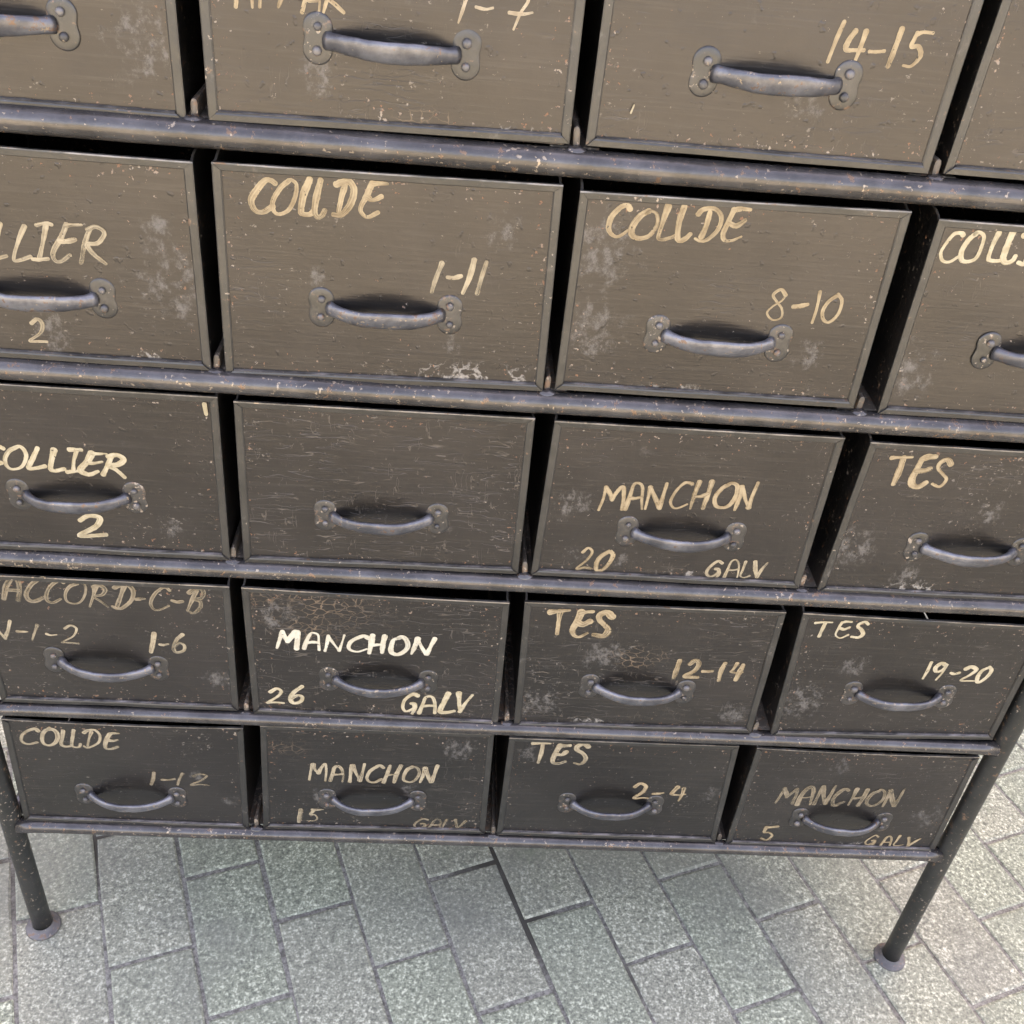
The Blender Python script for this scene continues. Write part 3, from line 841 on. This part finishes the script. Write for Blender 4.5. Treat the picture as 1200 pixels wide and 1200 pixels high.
def word_mesh(text, BL, BR, TL, col, weight, seed, origin, surf_at):
    rr = random.Random(seed)
    BL, BR, TL = Vector(BL), Vector(BR), Vector(TL)
    up = TL - BL
    if len(text) > 3 and (BR - BL).length / up.length < 1:
        up *= 0.9
    total = sum(G[ch][0] for ch in text) - 0.10
    along = (BR - BL) / total
    h = up.length
    wid = 0.153 * h * weight
    verts, faces, uvs, loads = [], [], [], []
    pen, layer = 0.0, 0
    for ci, ch in enumerate(text):
        adv, strokes = G[ch]
        if text in ('2', '5'):
            adv = 0.76
        jx, jy, js = rr.uniform(-0.05, 0.05), rr.uniform(-0.06, 0.03), rr.uniform(0.88, 1.10)
        rot = rr.uniform(-0.09, 0.09)
        tall = rr.uniform(0.90, 1.03)
        for st in strokes:
            pts = []
            for (a, b) in st:
                a2 = (a - 0.13 * b) * js + 0.05 + jx + rot * (b - 0.5) + rr.uniform(-0.03, 0.03)
                b2 = b * tall + jy + rr.uniform(-0.035, 0.035)
                pts.append(BL + along * (pen + a2) + up * b2)
            line = catmull(pts)
            n = len(line)
            ln = [0.0]
            for i in range(1, n):
                ln.append(ln[-1] + (line[i] - line[i - 1]).length)
            L = max(ln[-1], 1e-6)
            y = -0.00035 - layer * 0.00002
            load = rr.uniform(0.25, 1.0)
            fade = rr.random() < 0.6
            layer += 1
            k0 = rr.uniform(0.8, 1.3)
            k1 = rr.uniform(0.45, 1.05)
            km = rr.uniform(-0.25, 0.2)
            ph = rr.uniform(0, 6)
            rows = []
            for i, pnt in enumerate(line):
                a = line[max(i - 1, 0)]
                b = line[min(i + 1, n - 1)]
                d = (b - a).normalized()
                nn = Vector((-d.y, d.x))
                s = ln[i] / L
                w = wid * 0.5 * (k0 + (k1 - k0) * s + km * math.sin(math.pi * s)) * (1 + 0.08 * math.sin(s * 9 + ph))
                # chisel brush: thinner when it travels across
                w *= 0.80 + 0.20 * abs(d.y)
                rows.append((pnt, nn, d, w, ln[i]))
            # round caps
            full = []
            p, nn, d, w, l0 = rows[0]
            for c_ in (0.96, 0.7, 0.35):
                full.append((p - d * w * c_ * 0.9, nn, w * math.sqrt(max(1 - c_ * c_, 0.02)), l0 - w * c_))
            full += [(p_, n_, w_, l_) for p_, n_, d_, w_, l_ in rows]
            p, nn, d, w, l0 = rows[-1]
            for c_ in (0.35, 0.7, 0.96):
                full.append((p + d * w * c_ * 0.9, nn, w * math.sqrt(max(1 - c_ * c_, 0.02)), l0 + w * c_))
            b0 = len(verts)
            for (p_, n_, w_, l_) in full:
                e0, e1 = rr.uniform(0.92, 1.07), rr.uniform(0.92, 1.07)
                for off, uu in ((-1, 0.0), (0, 0.5), (1, 1.0)):
                    q_ = p_ + n_ * (w_ * off * (e0 if off < 0 else e1))
                    verts.append((q_.x - origin.x, y + surf_at(q_.x - origin.x, q_.y - origin.z), q_.y - origin.z))
                    uvs.append((uu * 0.12 + seed * 0.31 % 1, l_ * 4 + seed))
                    tt = min(max(l_ / L, 0), 1)
                    loads.append((tt if fade else 0.5 + 0.5 * math.sin(tt * 5 + ph), load))
            for i in range(len(full) - 1):
                for k in range(2):
                    faces.append((b0 + i * 3 + k, b0 + i * 3 + k + 1, b0 + i * 3 + 4 + k, b0 + i * 3 + 3 + k))
        pen += adv
    me = mesh_from(verts, faces, M_LET[col], False, uvs)
    lay = me.uv_layers.new(name='Load')
    for lp in me.loops:
        lay.data[lp.index].uv = loads[lp.vertex_index]
    return me

# ------------------------------------------------------------------ drawers
def bil(co, u, v):
    TL, TR, BR, BL = co
    a = BL.lerp(BR, u)
    b = TL.lerp(TR, u)
    return a.lerp(b, v)

def hem_mesh(o0, o1, i0, i1, prof, mat, n=14, amp=0.0, seed=0):
    """strip along a drawer edge; o = outer line, i = inner line, prof = (across 0..1, y)"""
    rr = random.Random(seed)
    ph = rr.uniform(0, 6)
    vs, fs, uvs = [], [], []
    m_ = len(prof)
    for k in range(n + 1):
        t = k / n
        a, b = o0.lerp(o1, t), i0.lerp(i1, t)
        dy = amp * math.sin(t * 11 + ph) * math.sin(math.pi * t)
        for s, y in prof:
            q = a.lerp(b, s)
            vs.append((q.x, y + dy, q.y))
            uvs.append((t, s))
    for k in range(n):
        for j in range(m_ - 1):
            fs.append((k * m_ + j, k * m_ + j + 1, (k + 1) * m_ + j + 1, (k + 1) * m_ + j))
    fs.append(tuple(range(m_)))
    fs.append(tuple(n * m_ + j for j in range(m_))[::-1])
    me = mesh_from(vs, fs, mat, False, uvs)
    bm = bmesh.new(); bm.from_mesh(me)
    bmesh.ops.recalc_face_normals(bm, faces=bm.faces)
    bm.to_mesh(me); bm.free()
    return me

def build_drawer(key):
    r, c = key
    co = [Vector(q) for q in FRONTS[key]]
    label, crackle, scuffs = DRAWERS[key]
    seed = ord(r) * 7 + c * 13
    rr = random.Random(seed)
    mid = (co[2] + co[3]) / 2
    org = Vector((mid.x, 0.0, mid.y))
    t = thing('drawer', label, 'drawer', org, 'metal drawers in the tubular rack')
    loc = [Vector((q.x - org.x, q.y - org.z)) for q in co]
    TL, TR, BR, BL = loc
    # front sheet, hammered slightly out of true
    NX, NZ = 26, 18
    bumps = [(rr.uniform(0, 1), rr.uniform(0, 1), rr.uniform(0.12, 0.35), rr.uniform(-0.0011, 0.0011)) for _ in range(7)]
    bow = rr.uniform(-0.0006, 0.0012)
    sag = {'E1': 0.0030, 'E4': 0.0022, 'D2': 0.0008}.get(r + str(c), rr.uniform(0.0, 0.0006))
    def surf(u, v):
        y = bow * 4 * u * (1 - u) * v
        for bu, bv, br, ba in bumps:
            d2 = ((u - bu) ** 2 + (v - bv) ** 2) / br ** 2
            y += ba * math.exp(-d2) * max(0, min(1, 16 * u * (1 - u) * v * (1.05 - v)))
        return y
    def surf_at(x, z):
        v = (z - (BL.y + BR.y) / 2) / ((TL.y + TR.y - BL.y - BR.y) / 2)
        xa, xb = BL.x + (TL.x - BL.x) * v, BR.x + (TR.x - BR.x) * v
        u = (x - xa) / (xb - xa)
        return surf(min(max(u, 0), 1), min(max(v, 0), 1))
    vs, fs, uvs = [], [], []
    for j in range(NZ + 1):
        for i in range(NX + 1):
            u, v = i / NX, j / NZ
            q = bil(loc, u, v)
            y = surf(u, v)
            z = q.y - sag * 4 * u * (1 - u) * v ** 6
            vs.append((q.x, y, z))
            uvs.append((u, v))
    for j in range(NZ):
        for i in range(NX):
            a = j * (NX + 1) + i
            fs.append((a, a + 1, a + NX + 2, a + NX + 1))
    fp = link('front_panel', mesh_from(vs, fs, M_FRONT, True, uvs), t)
    fp['crackle'] = float(crackle)
    fp['splash'] = SPLASH.get(key, (0.5, 0.0, 0.0))
    fp['craze'] = CRAZE.get(key, (0.5, 0.5, 0.0))
    for nm, sc in zip(('scuff_a', 'scuff_b', 'scuff_c'), list(scuffs) + [(0.5, 0.5, 0.0)] * 3):
        fp[nm] = tuple(float(q) for q in sc)
    # folded hems
    w = 0.0078
    wb = 0.0072
    wt = 0.0062
    def inset(u, v, du, dv):
        return bil(loc, u + du, v + dv)
    W_ = (BR - BL).length; H_ = (TL - BL).length
    du, db, dt = w / W_, wb / H_, wt / H_
    iBL, iBR = bil(loc, du, db), bil(loc, 1 - du, db)
    iTL, iTR = bil(loc, du, 1 - dt), bil(loc, 1 - du, 1 - dt)
    side_prof = [(0.0, 0.0015), (0.0, -0.0012), (0.12, -0.0018), (0.85, -0.0016), (1.0, -0.0006), (1.0, 0.0015)]
    bot_prof = [(0.0, 0.0015), (0.0, -0.0022), (0.10, -0.0034), (0.72, -0.0036), (0.90, -0.0030), (1.0, -0.0010), (1.0, 0.0015)]
    top_prof = [(0.0, 0.0024), (-0.03, 0.0008), (0.0, -0.0010), (0.10, -0.0014), (0.90, -0.0011), (1.0, -0.0004), (1.0, 0.0024)]
    out = [('side_hem', hem_mesh(BL, TL, iBL, iTL, side_prof, M_HEM, 14, 0.0003, seed)),
           ('side_hem', hem_mesh(BR, TR, iBR, iTR, side_prof, M_HEM, 14, 0.0003, seed + 1)),
           ('bottom_hem', hem_mesh(BL, BR, iBL, iBR, bot_prof, M_HEM, 20, 0.0005, seed + 2))]
    if sag < 0.002:
        out.append(('top_hem', hem_mesh(TL, TR, iTL, iTR, top_prof, M_HEM, 20, 0.0003, seed + 3)))
    # thin top rim following any sag, its sky highlight put in as brighter steel
    vv, ff = [], []
    NR = 24
    for k in range(NR + 1):
        u = k / NR
        q = TL.lerp(TR, u)
        z = q.y - sag * 4 * u * (1 - u) + rr.uniform(-0.0001, 0.0001)
        for (y, dz) in ((-0.0016, -0.0006), (-0.0013, 0.0006), (0.0012, 0.0008), (0.0020, -0.0004)):
            vv.append((q.x, y, z + dz))
    for k in range(NR):
        for j in range(3):
            ff.append((k * 4 + j, k * 4 + j + 1, k * 4 + 5 + j, k * 4 + 4 + j))
    out.append(('top_rim', mesh_from(vv, ff, M_RIM)))
    # folded ridge of the bottom hem, its lit edge put in as brighter steel
    vv, ff = [], []
    for k in range(NR + 1):
        u = k / NR
        q = iBL.lerp(iBR, u)
        w_ = 0.0005 + 0.0003 * math.sin(k * 2.3 + seed)
        for (y, dz) in ((-0.0031, -0.0006), (-0.0034, 0.0000), (-0.0018, w_), (-0.0004, w_ + 0.0002)):
            vv.append((q.x, y, q.y + dz))
    for k in range(NR):
        for j in range(3):
            ff.append((k * 4 + j, k * 4 + j + 1, k * 4 + 5 + j, k * 4 + 4 + j))
    out.append(('hem_ridge', mesh_from(vv, ff, M_RIM)))
    for nm, me in out:
        link(nm, me, t)
    # the box behind: two sides whose upper edge dips to the front corner, a floor and a back
    D_ = 0.355
    e = 0.0016
    for sx, top, bot in ((1, TL, BL), (-1, TR, BR)):
        prof = [(0.0026, bot.y + 0.001, 0), (0.0026, top.y - 0.0006, 1), (0.006, top.y + 0.0002, 1), (0.014, top.y + 0.0030, 1), (0.03, top.y + 0.0040, 1), (D_, top.y + 0.0040, 1), (D_, bot.y + 0.001, 0)]
        vv, ff = [], []
        for th in (0, 1):
            for (y, z, k) in prof:
                x = (top.x if k else bot.x) + sx * (e + th * 0.0011)
                vv.append((x, y, z))
        n_ = len(prof)
        ff.append(tuple(range(n_))); ff.append(tuple(range(2 * n_ - 1, n_ - 1, -1)))
        for k in range(n_):
            ff.append((k, (k + 1) % n_, n_ + (k + 1) % n_, n_ + k))
        me = mesh_from(vv, ff, M_PAINT)
        bm = bmesh.new(); bm.from_mesh(me); bmesh.ops.recalc_face_normals(bm, faces=bm.faces); bm.to_mesh(me); bm.free()
        link('side_panel', me, t)
        # bare folded edge along the top of the side, dipping and curling at the front corner
        vv, ff = [], []
        curl = rr.uniform(0.2, 1.0)
        pts = [(-0.0008, top.y - 0.0004, -0.0016), (0.003, top.y + 0.0003, -0.0008 * curl), (0.006, top.y + 0.0010, 0.0), (0.014, top.y + 0.0037, 0), (0.03, top.y + 0.0047, 0), (0.12, top.y + 0.0047, 0)]
        for (y, z, cx_) in pts:
            x = top.x + sx * (e + 0.0005 + cx_)
            for (dx, dz) in ((-0.0011, -0.0005), (-0.0008, 0.0003), (0.0008, 0.0003), (0.0011, -0.0005)):
                vv.append((x + dx, y, z + dz))
        for k in range(len(pts) - 1):
            for j_ in range(3):
                ff.append((k * 4 + j_, k * 4 + j_ + 1, k * 4 + 5 + j_, k * 4 + 4 + j_))
        link('side_rim', mesh_from(vv, ff, M_RIM), t)
    bm = bmesh.new()
    zb = min(BL.y, BR.y)
    box(bm, BL.x + 0.004, BR.x - 0.004, 0.003, D_ - 0.002, zb + 0.0016, zb + 0.0028)
    link('bottom_panel', bm_mesh(bm, M_PAINT), t)
    bm = bmesh.new()
    box(bm, BL.x + 0.004, BR.x - 0.004, D_ - 0.0016, D_ - 0.0004, zb + 0.003, min(TL.y, TR.y))
    link('rear_panel', bm_mesh(bm, M_PAINT), t)
    # handle
    hx, hz, ang = HANDLES[key]
    hd = link('handle', HANDLE_MESHES[seed % 19], t, (hx - org.x, surf_at(hx - org.x, hz - org.z) + 0.0002, hz - org.z))
    hd.rotation_euler = (0, -ang, 0)
    for sx in (-1, 1):
        link('mounting_plate', PLATES[(sx + 1) // 2], hd)
        for sz in (-1, 1):
            rv = link('rivet', RIVET, hd, (sx * HALF + rr.uniform(-0.0006, 0.0006), -0.0016, sz * 0.0084 + rr.uniform(-0.0005, 0.0005)))
            rv.scale = (rr.uniform(0.9, 1.15),) * 3
    # lettering
    for ti, (tr, tcn, s, bl, br_, tl, colr, wt_) in enumerate(TEXTS):
        if (tr, tcn) == key:
            link('painted_lettering', word_mesh(s, bl, br_, tl, colr, wt_, seed + ti, org, surf_at), t)
    for (tr, tcn, x0, z0, x1, z1, wd, colr) in DABS:
        if (tr, tcn) == key:
            a, b = Vector((x0 - org.x, z0 - org.z)), Vector((x1 - org.x, z1 - org.z))
            d = (b - a).normalized(); nn = Vector((-d.y, d.x)) * wd / 2
            pts = [a - nn * 0.4, a + d * wd * 0.4 - nn, b - d * wd * 0.4 - nn * 0.8, b - nn * 0.3, b + nn * 0.3, b - d * wd * 0.4 + nn * 0.8, a + d * wd * 0.4 + nn, a + nn * 0.4]
            link('paint_dab', mesh_from([(q.x, -0.0021, q.y) for q in pts], [tuple(range(8))], M_LET[colr], False, [(0.05, 0.1)] * 8), t)
    return t

SPLASH = {('B', 2): (0.78, 0.035, 0.42), ('B', 3): (0.40, 0.02, 0.22), ('B', 1): (0.80, 0.05, 0.12), ('C', 3): (0.55, 0.05, 0.16),
          ('D', 3): (0.30, 0.04, 0.22), ('C', 4): (0.38, 0.05, 0.2), ('E', 4): (0.62, 0.03, 0.2), ('A', 2): (0.85, 0.03, 0.14)}
CRAZE = {('D', 2): (0.24, 0.86, 0.42), ('D', 3): (0.45, 0.62, 0.16), ('E', 2): (0.12, 0.80, 0.14), ('A', 2): (0.6, 0.05, 0.12)}
# paint dabs that are no letters
DABS = [('C', 1, 0.2838, 0.5690, 0.2848, 0.5540, 0.0045, 'bright'), ('A', 3, 0.6385, 0.8560, 0.6405, 0.8635, 0.0016, 'bright')]
N = 'dark metal drawer '
DRAWERS = {
    ('A', 1): (N + 'without any visible lettering, cut by the top left corner of the picture', 0.2, [(0.9, 0.3, 0.2)]),
    ('A', 2): (N + 'marked 1-7 with cut-off gold letters at the top edge of the picture', 0.5, [(0.3, 0.2, 0.1)]),
    ('A', 3): (N + 'marked 14-15 in gold above its handle, in the top visible row', 0.25, [(0.6, 0.25, 0.12)]),
    ('A', 4): (N + 'cut to a bare sliver at the top right corner of the picture', 0.3, []),
    ('B', 1): (N + 'marked COLLIER in faint letters with a faint 2 close under its handle', 0.2, [(0.90, 0.42, 0.22), (0.88, 0.66, 0.14), (0.5, 0.14, 0.15)]),
    ('B', 2): (N + 'marked COUDE and 1-11, with white splashes along its bottom edge', 0.25, [(0.28, 0.52, 0.07), (0.70, 0.22, 0.085), (0.84, 0.78, 0.11)]),
    ('B', 3): (N + 'marked COUDE and 8-10, with a whitish scuff cloud at its left', 0.25, [(0.09, 0.72, 0.24), (0.09, 0.33, 0.22), (0.80, 0.27, 0.11)]),
    ('B', 4): (N + 'marked with bright yellow COUDE cut by the right edge of the picture', 0.45, [(0.06, 0.25, 0.2)]),
    ('C', 1): (N + 'marked COLLIER in bright cream with a bold 2 under its handle', 0.2, [(0.8, 0.2, 0.1)]),
    ('C', 2): (N + 'with no lettering at all and finely crackled paint', 1.15, [(0.7, 0.3, 0.1)]),
    ('C', 3): (N + 'marked MANCHON, 20 and GALV in gold, right of the unlettered drawer', 0.45, [(0.14, 0.14, 0.10), (0.33, 0.12, 0.07), (0.10, 0.5, 0.15)]),
    ('C', 4): (N + 'marked TES alone, in the third row at the right', 0.4, [(0.33, 0.14, 0.12), (0.08, 0.32, 0.2), (0.55, 0.58, 0.12)]),
    ('D', 1): (N + 'marked ACCORD-C-B, N-1-2 and 1-6', 0.3, [(0.93, 0.25, 0.14)]),
    ('D', 2): (N + 'marked MANCHON in bold white with 26 and GALV below', 1.25, [(0.1, 0.8, 0.15)]),
    ('D', 3): (N + 'marked TES and 12-14 in gold', 0.9, [(0.33, 0.62, 0.18), (0.1, 0.2, 0.15), (0.9, 0.15, 0.12)]),
    ('D', 4): (N + 'marked TES and 19-20 in bright cream', 0.4, [(0.28, 0.6, 0.13), (0.1, 0.3, 0.2)]),
    ('E', 1): (N + 'marked COUDE and 1-12, with its top edge sagging beside the left leg', 0.35, [(0.78, 0.52, 0.08), (0.3, 0.35, 0.08), (0.93, 0.28, 0.08)]),
    ('E', 2): (N + 'marked MANCHON, 15 and a faded GALV, in the bottom row', 0.55, [(0.66, 0.38, 0.13), (0.85, 0.85, 0.16), (0.25, 0.35, 0.1)]),
    ('E', 3): (N + 'marked TES and 2-4, in the bottom row', 0.3, [(0.1, 0.85, 0.1), (0.95, 0.5, 0.14)]),
    ('E', 4): (N + 'marked MANCHON, 5 and GALV, beside the right leg in the bottom row', 0.35, [(0.40, 0.85, 0.10), (0.9, 0.35, 0.16)]),
}
for key in DRAWERS:
    build_drawer(key)
